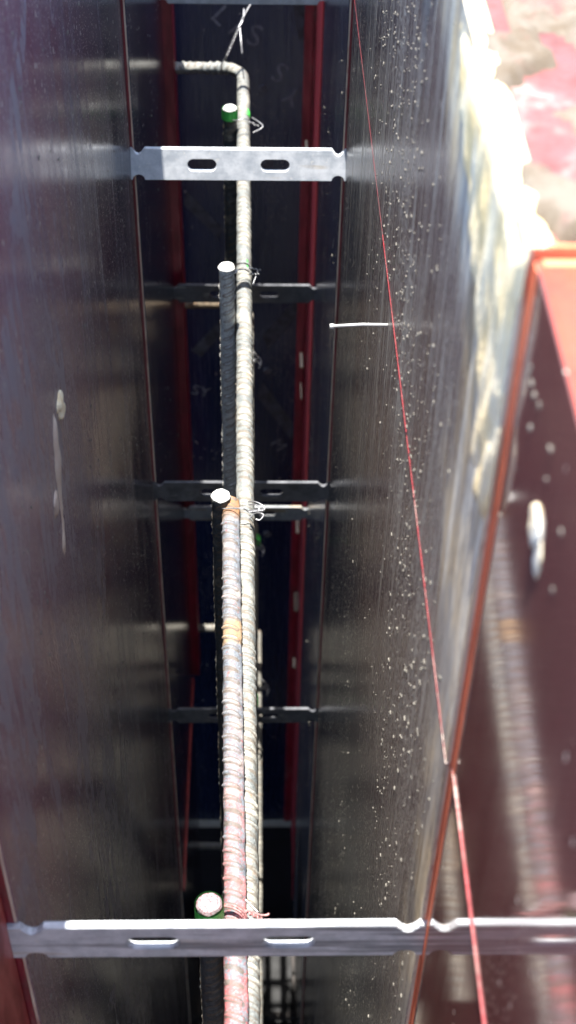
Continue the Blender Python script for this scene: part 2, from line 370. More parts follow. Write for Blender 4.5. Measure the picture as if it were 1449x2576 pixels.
def rebar_mesh(name, P, R0=.0086, rib=.0016, pitch=.0115, slant=.85, n=22, step=.0014, lrib=math.pi / 2, lump=.35, wob=.00045):
    Q, s = resample(P, step); fr = frames(Q); N = len(fr)
    ph = np.arange(n) * 2 * math.pi / n
    RB = np.zeros((N, n)); vs = np.empty((N, n, 3)); sd = hash(name) % 97
    for i, (p, a, b) in enumerate(fr):
        u = (ph - lrib) / math.pi                       # 0 and 1 at the two lengthwise ribs
        side = np.floor(u % 2); loc = (u % 2) - side
        pos = s[i] + (loc - .5) * slant * pitch * np.where(side < .5, 1, -1) + side * pitch * .5
        t = np.abs(((pos / pitch) % 1) - .5) * 2        # 1 on the rib crest
        t = t * (1.0 + .9 * -.12 + .55 * (math.sin(s[i] * 63 + sd) * math.sin(s[i] * 23 + sd * 2) + .35 * np.sin(ph * 2 + s[i] * 140)) * lump)
        h = np.clip((t - .62) / .28, 0, 1) * np.clip(np.sin(loc * math.pi) * 2.2, 0, 1)
        lr = np.exp(-((np.minimum(loc, 1 - loc) / .055) ** 2))
        RB[i] = t * np.clip(np.sin(loc * math.pi) * 2.2, 0, 1)
        r = R0 + rib * np.maximum(h, lr * .9) 
        r = r + wob * np.sin(s[i] * 190 + ph * 3 + sd) * np.sin(s[i] * 71 + ph * 2)
        e = min(s[i], s[-1] - s[i])
        if e < .003: r = r * (.90 + .10 * math.sqrt(max(e, 0) / .003))
        A = np.array(a); B = np.array(b); p = np.array(p)
        vs[i] = p + (np.cos(ph)[:, None] * A + np.sin(ph)[:, None] * B) * r[:, None]
    V = vs.reshape(-1, 3); idx = np.arange(N * n).reshape(N, n)
    a = idx[:-1]; b = np.roll(idx, -1, 1)[:-1]; c = np.roll(idx, -1, 1)[1:]; d = idx[1:]
    fs = np.stack([a, b, c, d], -1).reshape(-1, 4).tolist()
    fs.append(idx[0].tolist()[::-1]); fs.append(idx[-1].tolist())
    me = bpy.data.meshes.new(name); me.from_pydata(V.tolist(), [], fs)
    at_ = me.attributes.new('rib', 'FLOAT', 'POINT'); at_.data.foreach_set('value', RB.reshape(-1).astype(np.float32))
    return me
def rebar(P, mat, label, group, **kw):
    me = rebar_mesh('rebar', P, **kw)
    o = link('rebar', me, mat, None, True); return tag(o, label, 'rebar', group)

# ================================================================ setting
bm = bmesh.new()
bmesh.ops.create_grid(bm, x_segments=40, y_segments=40, size=150)
for v in bm.verts: v.co.z = 0
tag(bm_obj('ground', bm, MAT['ground']), kind='structure')

# ================================================================ formwork panels
def panel(label, side, x, y0, y1, z0, z1, film, frame='red', ply=.0026, group=None, deep=.0635, top=None, bars=True, rim=0.0, core='ply_edge'):
    """side -1: left wall (faces +X), +1: right wall (faces -X); x is the face plane"""
    t = empty('formwork_panel', (x, (y0 + y1) / 2, z0), label, 'formwork panel', group)
    g = .0012; y0 += g; y1 -= g
    q = lambda k: x + side * k
    bm = bmesh.new(); add_box(bm, (q(0), y0 + .0006, z0 + .0006), (q(ply * .35), y1 - .0006, z1 - .0006)); bm_obj('film_face', bm, film, t)
    box('plywood_core', (q(ply * .35), y0 + .0003, z0 + .0003), (q(ply), y1 - .0003, z1 - .0003), MAT[core], t)
    k = .0045
    fm = MAT[frame]
    box('side_rail', (q(ply), y0, z0), (q(deep), y0 + k, z1), fm, t)
    box('side_rail', (q(ply), y1 - k, z0), (q(deep), y1, z1), fm, t)
    box('top_rail', (q(ply), y0 + k, z1 - k), (q(deep), y1 - k, z1), MAT[top] if top else fm, t)
    box('bottom_rail', (q(ply), y0 + k, z0), (q(deep), y1 - k, z0 + k), fm, t)
    box('back_sheet', (q(ply), y0 + k, z0 + k), (q(.012), y1 - k, z1 - k), MAT['ply_edge'], t)
    if bars:
        zz = z0 + .3
        while zz < z1 - .1:
            box('cross_rib', (q(.012), y0 + k, zz), (q(deep), y1 - k, zz + k), fm, t); zz += .3
    return t
GL, GR = 'formwork panels of the left wall', 'formwork panels of the right wall'
# left wall: nearer panels sit a few millimetres back, so the edge of the next one shows
pl_near = panel('red steel faced panel at the bottom left corner, nearest on the left wall', -1, XL - .0065, YB, YN, .001, ZTOP - .02, MAT['red_near'], 'red', group=GL)
pl_mid = panel('wide black film faced panel of the left wall with a mortar run down it', -1, XL, YN, YM, ZBOT, ZTOP - .02, MAT['film_left'], group=GL)
pl_far = panel('narrow dark panel of the left wall between its second joint and the red corner post', -1, XL + .0048, YM, YF + .02, ZBOT, ZTOP - .02, MAT['film_left_far'], group=GL)
pl_mid2 = panel('wide dark panel low on the left wall, at the bottom of the picture', -1, XL, YN, YM, .001, ZBOT, MAT['film_left'], group=GL)
pl_far2 = panel('narrow dark panel low on the left wall below the red level line', -1, XL + .0025, YM, YF + .02, .001, ZBOT, MAT['film_left_far'], group=GL)
box('joint_strip', (XL + .0080, YM + .003, ZBOT - .007), (XL + .001, YF + .016, ZBOT + .002), MAT['red_near'], pl_far2)
# right wall: a low row of boards stands on the tall row, red line between them
pr_near = panel('brown glossy upper panel nearest on the right wall, with bright red top rail', 1, XR + .0035, YB, YN, ZLINE, ZTOP - .004, MAT['film_right_near'], 'red_sunlit', group=GR, top='red_salmon', core='red_salmon')
pr_near2 = panel('brown glossy lower panel at the bottom right, mirroring the red bar and the tie', 1, XR + .0035, YB, YN, .001, ZLINE, MAT['film_right_near'], 'red_sunlit', group=GR)
pr_mid = panel('brown dusty upper panel of the right wall caked with cream mortar along its top', 1, XR, YN, YM, ZLINE, ZTOP, MAT['film_right'], 'red_sunlit', group=GR, top='red_crust')
pr_mid2 = panel('tall black dusty panel of the right wall below the slanting red line', 1, XR, YN, YM, .001, ZLINE, MAT['film_right'], 'red_sunlit', group=GR)
pr_far = panel('narrow dark panel of the right wall between its second joint and the red channel post', 1, XR - .0045, YM, YF + .02, .001, ZTOP, MAT['film_right_far'], group=GR)

for pa, za, zb in ((pr_near, ZLINE, ZTOP - .004), (pr_near2, .001, ZLINE)):
    box('rim_face', (XR + .0031, YN - .008, za + .001), (XR + .0055, YN - .0015, zb - .001), MAT['red_sunlit'], pa)  # strip added facing the gap so the sun brightens the red edge
# thin steel strip showing along the level joint of the right wall
for pa, x, y0, y1 in ((pr_mid2, XR, YN + .0004, YM - .003), (pr_near2, XR + .0030, YB, YN - .0016)):
    ym = min(y1, .98)
    box('joint_strip', (x - .0004, y0, ZLINE - .0007), (x + .002, ym, ZLINE + .0010), MAT['red_line'], pa)
    if y1 > ym: box('joint_strip', (x - .0002, ym, ZLINE - .0003), (x + .002, y1, ZLINE + .0004), MAT['red_worn'], pa)

# corner posts and end panel
YP = YF + .024; YE = 2.262; ZE = ZO - .74
t = empty('corner_post', (XL, YP, ZBOT), 'plain dark red steel post in the left far corner', 'steel post')
a = at(387, 5, 1, YP).x; b = at(431, 5, 1, YP).x
box('post_face', (XL - .05, YP, ZBOT), (b, YP + .004, ZTOP - .02), MAT['red'], t, .001)
box('post_flange', (b - .005, YP + .004, ZBOT), (b, YP + .06, ZTOP - .02), MAT['red'], t)
t2 = empty('channel_post', (XR, YE, 0), 'dark red channelled steel post with cream pins in the right far corner', 'steel post')
xs = [at(p, 100, 1, YE).x for p in (765, 788, 796)]
box('post_face', (xs[0], YE - .006, .004), (xs[1], YE - .001, ZE), MAT['red'], t2, .001)
box('channel_web', (xs[1] - .001, YE - .003, .004), (XR - .002, YE - .0012, ZE), MAT['red'], t2)
box('wall_leg', (XR - .0045, YF + .09, .004), (XR + .001, YE - .004, ZE), MAT['red'], t2, .0008)
box('wall_leg', (XR - .001, YF + .05, .004), (XR + .003, YF + .09, ZE), MAT['red'], t2)
box('post_lip', (XR - .0065, YF + .0225, .004), (XR + .03, YF + .05, ZE), MAT['red_lip'], t2, .0008)
te = empty('end_panel', ((XL + XR) / 2, YE, 0), 'navy black film faced panel closing the far end, with faded stencil print', 'formwork panel')
box('film_face', (XL - .55, YE, .0045), (XR + .06, YE + .0015, ZE), MAT['film_end'], te)
box('plywood_core', (XL - .55, YE + .0016, .0045), (XR + .06, YE + .012, ZE), MAT['ply_edge'], te)
box('top_rail', (XL - .55, YE + .0121, ZE - .004), (XR + .06, YE + .0635, ZE), MAT['red'], te)
tr = empty('return_panel', (XL - .3, YP + .006, 0), 'dark panel turning the left wall round the far corner behind the red post', 'formwork panel')
box('film_face', (XL - .55, YP + .012, .001), (XL - .001, YP + .016, ZTOP - .03), MAT['film_left_far'], tr)
box('back_frame', (XL - .55, YP - .05, .001), (XL - .07, YP + .0118, ZTOP - .03), MAT['red'], tr)
def poly_on_end(name, pts, mat, proud=.0005):
    bm = bmesh.new(); vs = [bm.verts.new(at(px, py, 1, YE - proud)) for px, py in pts]; f = bm.faces.new(vs)
    r = bmesh.ops.extrude_face_region(bm, geom=[f])
    for v in r['geom']:
        if isinstance(v, bmesh.types.BMVert): v.co.y += proud * .9
    return bm_obj(name, bm, mat, te)
for pts in ([(735, 10), (775, 10), (775, 120), (752, 98)],
            [(480, 882), (560, 800), (575, 822), (506, 898)],
            [(660, 845), (752, 745), (752, 790), (675, 878)],
            [(660, 960), (735, 1060), (735, 1110), (648, 1000)],
            [(470, 480), (560, 575), (550, 600), (462, 515)]):
    poly_on_end('printed_band', pts, MAT['print'])
def lettering(txt, px, py, size, ang):
    cu = bpy.data.curves.new('stencil', 'FONT'); cu.body = txt; cu.size = size; cu.extrude = .0002; cu.align_x = 'CENTER'; cu.align_y = 'CENTER'
    cu.resolution_u = 3
    tmp = bpy.data.objects.new('stencil', cu); C.objects.link(tmp)
    me = bpy.data.meshes.new_from_object(tmp.evaluated_get(bpy.context.evaluated_depsgraph_get()))
    bpy.data.objects.remove(tmp)
    p = at(px, py, 1, YE - .0009)
    me.transform(Matrix.Translation(p) @ Matrix.Rotation(R(90), 4, 'X') @ Matrix.Rotation(R(ang), 4, 'Z'))
    return link('stencil_letter', me, MAT['print_light'], te)
bpy.context.view_layer.update()
lettering('L', 555, 40, .050, -45); lettering('I', 590, 72, .045, -50); lettering('S', 640, 92, .055, -20)
lettering('S', 706, 180, .052, 150); lettering('Y', 735, 240, .05, 150)
lettering('SY', 505, 985, .036, -15); lettering('M', 700, 1120, .04, -50)
def disc(name, c, axis, rad, depth, mat, parent, seg=20, dome=0, rough=0):
    bm = bmesh.new(); bmesh.ops.create_cone(bm, cap_ends=True, segments=seg, radius1=rad, radius2=rad * .86, depth=depth)
    if rough:
        for i, v in enumerate(bm.verts):
            k = 1 + rough * mnoise.noise(v.co * 260 + c * 31); v.co.x *= k; v.co.y *= k; v.co.z += rough * .006 * mnoise.noise(v.co * 330)
    q = Vector((0, 0, 1)).rotation_difference(axis)
    for v in bm.verts: v.co = q @ v.co + c
    return bm_obj(name, bm, mat, parent)
for px, py, r_ in ((660, 222, 10), (673, 408, 11), (673, 932, 11), (672, 1343, 11), (663, 1790, 10)):
    c = at(px, py, 1, YE); d = (c - CAM).dot(_d)
    disc('hole_plug', c, Vector((0, -1, 0)), r_ * d / F, .006, MAT['plug'], te)

# cream pins lying along the channel post (horizontal, so they catch the sun)
for px, y_a, y_b, wd in ((771, 352, 374, 7), (758, 887, 921, 8), (757, 962, 1000, 3.5), (748, 1308, 1338, 7), (745, 1490, 1535, 13), (740, 1655, 1678, 6), (725, 2194, 2212, 9)):
    c1 = at(px, y_a, 1, YE - .006); c0 = at(px, y_b, 2, c1.z); d = (c0 - CAM).dot(_d); hw = wd * d / F / 2
    bm = bmesh.new(); add_box(bm, (c1.x - hw, c0.y, c1.z - .006), (c1.x + hw, YE - .003, c1.z), .0015)
    bm_obj('wedge_pin', bm, MAT['cream_pin'] if wd != 13 else MAT['bar_tan'], t2)

# ================================================================ flat ties
def tie(label, y, ztop, xl, xr, group='flat steel ties across the gap', tilt=0, drop=0.0, notch_r=.965, mat='zinc_shaded'):
    """plate 36 x 5.6 mm with a V notch near each end and two long slots"""
    H = .036; TK = .0056; g = xr - xl; ex = .016
    def nx(f): return xl + g * f
    top = []; nl, nr, nw, nd = nx(1 - notch_r), nx(notch_r), .0075, .0072
    out = [(xl - ex, 0), (nl - nw, 0), (nl - .003, -nd * .8), (nl, -nd), (nl + .003, -nd * .8), (nl + nw, 0),
           (nr - nw, 0), (nr - .003, -nd * .8), (nr, -nd), (nr + .003, -nd * .8), (nr + nw, 0), (xr + ex, 0), (xr + ex, -H)]
    for k in range(7):
        t = math.pi * k / 6; out.append((nr + .0072 * math.cos(t), -H + .0062 * math.sin(t)))
    for k in range(7):
        t = math.pi * k / 6; out.append((nl + .0072 * math.cos(t), -H + .0062 * math.sin(t)))
    out.append((xl - ex, -H))
    loops = [out]
    for f in (.330, .671):
        c = nx(f); hw = .0168 - .0067; r_ = .0067; L = []
        for k in range(9):
            t = -math.pi / 2 + math.pi * k / 8; L.append((c + hw + r_ * math.cos(t), -.0185 + r_ * math.sin(t)))
        for k in range(9):
            t = math.pi / 2 + math.pi * k / 8; L.append((c - hw + r_ * math.cos(t), -.0185 + r_ * math.sin(t)))
        loops.append(L)
    bm = bmesh.new(); es = []
    for L in loops:
        vs = [bm.verts.new((p[0], -TK / 2, p[1])) for p in L]
        es += [bm.edges.new((vs[i], vs[(i + 1) % len(vs)])) for i in range(len(vs))]
    bmesh.ops.triangle_fill(bm, use_beauty=True, use_dissolve=False, edges=es)
    r = bmesh.ops.extrude_face_region(bm, geom=list(bm.faces))
    for v in r['geom']:
        if isinstance(v, bmesh.types.BMVert): v.co.y += TK
    bmesh.ops.recalc_face_normals(bm, faces=bm.faces)
    sharp = [e for e in bm.edges if len(e.link_faces) == 2 and e.calc_face_angle(0) > .9 and abs(e.verts[0].co.y - e.verts[1].co.y) < 1e-6]
    bmesh.ops.bevel(bm, geom=sharp, offset=.0006, segments=1, affect='EDGES')
    mid = (xl + xr) / 2
    for v in bm.verts:
        z = v.co.z; v.co.z = z * math.cos(tilt); v.co.y += z * math.sin(tilt)
        v.co.z += (v.co.x - mid) / g * drop
        v.co.y += y; v.co.z += ztop
    me = bpy.data.meshes.new('flat_tie'); bm.to_mesh(me); bm.free()
    o = link('flat_tie', me, MAT[mat]); o.location = (0, 0, 0)
    return tag(o, label, 'form tie', group)
tie('nearest flat steel tie, widest of all, crossing the bottom of the picture', YN, ZO - .7765, XL, XR, drop=.001, notch_r=.968, mat='zinc_grey')
tie('bright silver flat tie with two clear slots just below the hooked bar', YM, T1, XL, XR, tilt=R(20), mat='zinc_lit')
tie('dark flat tie behind the rough white bar top, upper of a close pair', YM, T2, XL, XR)
tie('dark flat tie low in the gap, crossed by the pink spattered bar', YM, T3, XL, XR)
tie('pale flat tie at the very top edge of the picture', YF, ZO - .812, XL, XR, mat='zinc_lit')
tie('dark flat tie with a tan bar lying just beneath it', YF, U2, XL, XR, notch_r=.975)
tie('grey flat tie seen just under another tie, behind the twisted wires', YF, U3, XL, XR, mat='zinc')
# ================================================================ reinforcing bars
ZA = ZO - .962; ZB = ZO - .976
def along(p0, p1, z): return [at(*p0, 2, z), at(*p1, 2, z)]
def arc(c, r, a0, a1, n, z):
    return [Vector((c[0] + r * math.cos(a0 + (a1 - a0) * k / n), c[1] + r * math.sin(a0 + (a1 - a0) * k / n), z)) for k in range(n + 1)]
GH = 'level bars running along the wall'; GV = 'upright bars cut off and painted on top'; GK = 'bent bar ends in the far corner'
# A: nearest bar
pA = along((580, 1262), (594, 2560), ZA); dirA = (pA[1] - pA[0]).normalized(); pA1 = pA[1] + dirA * .6
yA = pA[0].y; clodY = at(585, 1600, 2, ZA).y
MAT['bar_front'] = rebar_mat('rebar_pink_spattered_end', (.19, .21, .235), (.31, .29, .26), .5, .2, (.76, .50, yA, clodY), 1)
barA = rebar([pA[0], pA1], MAT['bar_front'], 'thick front bar spattered pink and blue grey, its rusty end up in mid picture', GH, R0=.0084, pitch=.0126, lrib=-math.pi * .36, n=26)
def hooked(p_far, p_near, z, mat, label, rad=.034, group=GK, y_hook=None, xend=None, ext=.0, **kw):
    """bar along the wall that turns left at its far end"""
    q0, q1 = at(*p_far, 2, z), at(*p_near, 2, z)
    d = (q0 - q1).normalized(); q1 = q1 - d * ext
    x = q0.x; yh = y_hook
    P = [q1, Vector((x, yh - rad, z))]
    P += arc((x - rad, yh - rad), rad, 0, math.pi / 2, 10, z)[1:]
    P.append(Vector((xend if xend is not None else XL + .001, yh, z)))
    return rebar(P, mat, label, group, **kw)
yh = at(500, 171, 2, ZB).y
barB = hooked((610, 300), (622, 2560), ZB, MAT['bar_hook'], 'long cement coated bar that bends left in a hook under the top tie', .034, y_hook=yh, ext=.45, R0=.0086, lrib=-math.pi * .42, pitch=.0106, lump=.75, xend=XL - .40)
# lower layers: centre lines from the right edges seen in the photograph
def low(px_r, y_far, y_near, z, label, mat='bar_low', hook=None, px_r2=None):
    rr = .0090
    q = []
    for px, py in ((px_r, y_far), (px_r2 or px_r, y_near)):
        p = at(px, py, 2, z); q.append(Vector((p.x - rr, p.y, z)))
    d = (q[1] - q[0]).normalized()
    return rebar([q[0], q[1] + d * .3], MAT[mat], label, GH, n=14, step=.0024)
low(638, 790, 1950, ZO - 1.41, 'pale bar of the second layer with a tan rounded end beside the hooked bar', px_r2=641)
low(649.5, 1318, 2200, ZO - 1.845, 'grey bar of the third layer, half hidden behind the paler bar left of it', px_r2=650)
low(658, 1590, 2480, ZO - 2.27, 'pale rough bar of the lowest layer ending above the low tie', px_r2=661)
z2 = ZO - 1.414; y2 = at(500, 764, 2, z2).y
hooked((600, 900), (612, 2200), z2, MAT['bar_tan'], 'tan bent bar end just under a dark tie, left of the dark upright bar', .034, y_hook=y2, n=14, step=.0024, xend=XL - .40)
z3 = ZO - 2.27; y3 = at(500, 1580, 2, z3).y
hooked((598, 1700), (606, 2300), z3, MAT['bar_low'], 'pale bent bar end low in the gap, left of the pink spattered bar', .034, y_hook=y3, n=14, step=.0024, xend=XL - .40)
z4 = ZO - 3.10; y4 = at(500, 2128, 2, z4).y
hooked((598, 2200), (602, 2500), z4, MAT['bar_low'], 'dim bent bar end near the slab, lowest of the bent ends', .034, y_hook=y4, n=14, step=.0024, xend=XL - .40)

def upright(px, py, ztop, label, mat, cut, band=False, R0=.0090, zbot=.002, lean=0, hi=True):
    c = at(px, py, 2, ztop)
    P = [c, Vector((c.x + lean, c.y, zbot))]
    o = rebar(P, mat, label, GV, R0=R0, n=20 if hi else 14, step=.0016 if hi else .0025, pitch=.0125, lrib=math.pi * .28)
    disc('cut_face', c + Vector((0, 0, .0006)), Vector((0, 0, 1)), R0 * 1.07, .0022, cut, o, 28, 0, .11)
    if band:
        P = [c + Vector((0, 0, -.0006)), c + Vector((0, 0, -.0155))]
        Q, s = resample(P, .0013); me = tube_mesh('paint_band', Q, R0 + .0022, 22, False); link('paint_band', me, MAT['green'], o, True)
    return o
ZV = ZO - .895
V1 = upright(526, 2274, ZO - .935, 'nearest upright bar with a pink and white cut end and green band', MAT['bar_dark'], MAT['cut_pink'], True, .0091)
V2 = upright(555, 1247, ZO - .948, 'upright bar with rough white top, just left of the rusty bar end', MAT['bar_dark'], MAT['cut_white'], False, .0091)
V3 = upright(570, 671, ZV, 'upright bar with clean oval white top and ringed grey side', rebar_mat('rebar_ringed_grey', (.74, .78, .76), (.8, .78, .72), .35, .2, None, 22), MAT['cut_white'], False, .0089)
V4 = upright(578, 272, ZO - .940, 'farthest upright bar with a green band under its white top', MAT['bar_dark'], MAT['cut_white'], True, .0094)

# green paint marks on the level bars
def mark(bar, p, axis, R0, a0, a1, L):
    """curved patch of paint on the bar's skin; angles from straight up towards +X"""
    ax = axis.normalized(); up = Vector((0, 0, 1)); rt = Vector((1, 0, 0)); vs = []; fs = []; n, k = 8, 6
    for i in range(k + 1):
        for j in range(n + 1):
            a = R(a0 + (a1 - a0) * j / n)
            l = (i / k - .5) * L * (1 + .25 * math.sin(j * 2.1))
            vs.append(p + ax * l + (up * math.cos(a) + rt * math.sin(a)) * R0)
    for i in range(k):
        for j in range(n):
            q = i * (n + 1) + j; fs.append((q, q + 1, q + n + 2, q + n + 1))
    me = bpy.data.meshes.new('paint_mark'); me.from_pydata(vs, [], fs)
    return link('paint_mark', me, MAT['green'], bar, True)
for px, py in ((608, 676), (604, 1266), (611, 293)):
    c = at(px, py, 2, ZB); mark(barB, c, Vector((0, 1, 0)), .0106, 35, 112, .016)
for o_, px, py, z in ((None, 641, 1366, ZO - 1.845), (None, 634, 1768, ZO - 1.845)):
    c = at(px, py, 2, z)
    b_ = [x for x in C.objects if x.get('label', '').startswith('grey bar of the third')][0]
    mark(b_, c, Vector((0, 1, 0)), .0112, 20, 112, .026)

# ================================================================ tie wires
def smooth_path(P, n=6):
    P = [Vector(p) for p in P]; out = []
    for i in range(len(P) - 1):
        p0 = P[max(0, i - 1)]; p1 = P[i]; p2 = P[i + 1]; p3 = P[min(len(P) - 1, i + 2)]
        for k in range(n):
            t = k / n
            out.append(.5 * ((2 * p1) + (p2 - p0) * t + (2 * p0 - 5 * p1 + 4 * p2 - p3) * t * t + (3 * p1 - p0 - 3 * p2 + p3) * t ** 3))
    out.append(P[-1]); return out
def wire(label, strands, mat='wire', rad=.00075):
    """strands: lists of (px, py, lift) met with the level plane at 'z'; one bent loop of wire each"""
    root = None
    for z, pts in strands:
        P = smooth_path([at(a, b, 2, z + l) for a, b, l in pts])
        me = tube_mesh('wire_strand', P, rad, 7)
        if root is None:
            root = empty('tie_wire', P[0], label, 'tie wire', 'twisted wires tying the bars')
        link('wire_strand', me, MAT[mat], root, True)
    return root
def twist(p0, p1, turns=3, amp=1.6, ph=0):
    n = turns * 6; out = []
    for k in range(n + 1):
        t = k / n; a = ph + t * turns * 2 * math.pi
        x = p0[0] + (p1[0] - p0[0]) * t; y = p0[1] + (p1[1] - p0[1]) * t
        dx, dy = p1[0] - p0[0], p1[1] - p0[1]; L = math.hypot(dx, dy)
        out.append((x - dy / L * amp * math.sin(a), y + dx / L * amp * math.sin(a), p0[2] + (p1[2] - p0[2]) * t + .0012 * math.cos(a)))
    return out
zt = ZO - .950
wire('pink spattered wires binding the nearest upright bar to the front bar', [
    (zt, [(500, 2300, -.01), (548, 2287, .000), (562, 2276, .002), (590, 2280, .005), (612, 2293, .004), (622, 2312, -.002), (626, 2330, -.015)]),
    (zt, [(500, 2306, -.01), (548, 2291, .000), (562, 2280, .002), (588, 2285, .005), (608, 2298, .004), (617, 2316, -.002), (622, 2332, -.015)]),
    (zt, [(612, 2290, .004), (632, 2294, .002), (655, 2302, .003), (672, 2302, .003), (676, 2298, .003)]),
    (zt, twist((618, 2292, .002), (668, 2318, .004), 5, 3.2)),
    (zt, [(668, 2318, .004), (676, 2314, .004), (682, 2317, .003)])], 'wire_pink', .0009)
wire('single bright wire end standing off the hooked bar above the nearest tie', [(zt, [(616, 2262, .004), (632, 2278, .004), (650, 2296, .003)])], 'wire', .0009)
wire('knot of bright and black wires right of the rusty bar end', [
    (zt, [(560, 1280, -.004), (605, 1279, .0015), (618, 1282, .0), (627, 1288, -.004), (640, 1290, -.002)]),
    (zt, [(625, 1262, -.002), (640, 1262, .002), (655, 1268, .003), (665, 1277, .002), (664, 1288, .0)]),
    (zt, [(626, 1270, -.002), (642, 1269, .002), (652, 1276, .003), (650, 1284, .002)]),
    (zt, twist((627, 1287, -.003), (664, 1283, .003), 4, 2.6)),
    (zt, twist((627, 1287, -.003), (664, 1283, .003), 4, 2.6, math.pi)),
    (zt, [(626, 1306, -.006), (640, 1292, -.002), (655, 1291, .001), (663, 1296, .001), (654, 1308, .0), (643, 1306, .0)])], 'wire')
wire('black wire wound twice round the upright bar below its rough white top', [
    (ZO - .964, [(534, 1262, .0), (540, 1274, .0), (553, 1277, .004), (566, 1274, .004)]),
    (ZO - .972, [(534, 1283, .0), (545, 1283, .003), (560, 1279, .004)])], 'wire_dark', .0011)
wire('pale wire looped from the oval topped upright round the hooked bar', [
    (zt, [(553, 689, -.012), (560, 691, -.004), (580, 688, .0005), (596, 680, .003), (615, 678, .004), (626, 684, .000)]),
    (zt, [(553, 697, -.016), (566, 697, -.006), (583, 691, .0), (598, 683, .003)]),
    (zt, twist((627, 674, .0), (656, 680, .003), 3, 1.5)),
    (zt, twist((627, 689, -.002), (651, 690, .002), 3, 1.4)),
    (zt, [(648, 688, .002), (648, 680, .004)]),
    (zt, [(644, 695, .002), (636, 716, -.004)])], 'wire', .0008)
wire('dark wire strand wound over the hooked bar by the oval topped upright', [
    (zt, [(590, 670, -.004), (598, 664, .003), (614, 662, .0045), (626, 668, .0), (631, 680, -.004)])], 'wire_dark', .0009)
wire('curled bright wire right of the green banded upright', [
    (zt, [(578, 301, -.008), (594, 303, .0015), (612, 299, .004), (627, 301, .001)]),
    (zt, twist((628, 306, .0), (650, 318, .002), 2, 2.0)),
    (zt, [(634, 296, .003), (650, 306, .004), (661, 317, .003), (653, 326, .001), (637, 333, .0)])], 'wire', .0009)
zc = ZO - .960
wire('long twisted bright wire rising from the hook towards the top edge', [
    (zc, [(555, 178, -.008), (557, 163, .004), (563, 152, .012)]),
    (zc, [(563, 152, .012)] + twist((570, 140, .020), (600, 70, .055), 4, 2.2)),
    (zc, [(566, 148, .014)] + twist((570, 140, .020), (600, 70, .055), 4, 2.2, math.pi) + [(612, 44, .065), (625, 20, .075), (641, -4, .085)]),
    (zc, [(600, 70, .055), (611, 50, .062), (614, 22, .07)]),
    (zc, [(603, 64, .056), (606, 100, .045), (609, 136, .03)])], 'wire', .0011)
for lab, z, px, py, dk in (('small wire knot on the second layer bar beside the grey plug', ZO - 1.40, 641, 905, 'wire'), ('dark curled wire hanging by the upper green paint mark', ZO - 1.835, 648, 1378, 'wire'),
                           ('small wire loop on the lowest layer bar above the low tie', ZO - 2.26, 660, 1728, 'wire'), ('wire loop on the lower bars just below the low tie', ZO - 1.83, 642, 1890, 'wire_dark')):
    wire(lab, [(z, [(px - 4, py - 20, .0), (px + 5, py - 12, .006), (px + 14, py - 2, .006), (px + 16, py + 10, .004), (px + 10, py + 22, .0)]),
               (z, twist((px - 6, py + 2, .002), (px + 12, py - 4, .005), 2, 2.0)),
               (z, [(px - 6, py + 6, .0), (px + 8, py + 4, .006), (px + 14, py + 14, .004)])], dk, .0011)

# ================================================================ nail in the level joint of the right wall
c = at(975, 818, 0, XR); tip = at(831, 821, 1, c.y)
t = empty('nail', c, 'bright steel nail sticking out of the right wall at the red line', 'nail')
link('shank', tube_mesh('shank', [(XR + .01, c.y, c.z), (XR - .02, c.y, c.z + .0004), tip], .0013, 10), MAT['nail'], t, True)
d_ = (tip - Vector((XR, c.y, c.z))).normalized()
link('head', tube_mesh('head', [tip - d_ * .003, tip + d_ * .0005], .0021, 12), MAT['nail'], t, True)

# ================================================================ mortar on the boards
def patch_on_wall(name, x, side, poly, mat, parent, cell=.006, thick=.003, seed=0, edge=.02, ragged=.02):
    """mortar skin with a ragged outline: poly are points (y, z) on the wall plane"""
    ys = [p[0] for p in poly]; zs = [p[1] for p in poly]
    def inside(y, z):
        c_ = False; n = len(poly); dmin = 9
        for i in range(n):
            (y1, z1), (y2, z2) = poly[i], poly[(i + 1) % n]
            if (z1 > z) != (z2 > z) and y < (y2 - y1) * (z - z1) / (z2 - z1) + y1: c_ = not c_
            e = Vector((y2 - y1, z2 - z1)); L = max(e.length_squared, 1e-12); t_ = max(0, min(1, ((y - y1) * e.x + (z - z1) * e.y) / L))
            dmin = min(dmin, math.hypot(y - y1 - t_ * e.x, z - z1 - t_ * e.y))
        return dmin if c_ else -dmin
    ny = int((max(ys) - min(ys)) / cell) + 2; nz = int((max(zs) - min(zs)) / cell) + 2
    bm = bmesh.new(); G = {}
    for i in range(ny):
        for j in range(nz):
            y = min(ys) + i * cell; z = min(zs) + j * cell
            n1 = mnoise.noise(Vector((y * 22, z * 9, seed))); n2 = mnoise.noise(Vector((y * 90, z * 40, seed + 3)))
            d = inside(y, z) + ragged * n1 + ragged * .4 * n2
            if d > 0:
                h = thick * min(1, d / edge) * (.55 + .45 * n1 + .35 * n2); h = max(h, .0002)
                G[i, j] = bm.verts.new((x - side * h, y, z))
    for (i, j), v in G.items():
        q = [G.get(k) for k in ((i, j), (i + 1, j), (i + 1, j + 1), (i, j + 1))]
        if all(q): bm.faces.new(q)
    for v in [v for v in bm.verts if not v.link_faces]: bm.verts.remove(v)
    for v in bm.verts:
        if v.is_boundary: v.co.x = x + side * .0003
    return bm_obj(name, bm, mat, parent, True)
def wall_poly(pts, x): return [(at(a, b, 0, x).y, at(a, b, 0, x).z) for a, b in pts]
pg = wall_poly([(1184, 3), (1330, 622), (1290, 860), (1240, 1150), (1215, 1300), (1200, 1150), (1207, 900), (1190, 600), (1165, 250), (1150, 3)], XR)
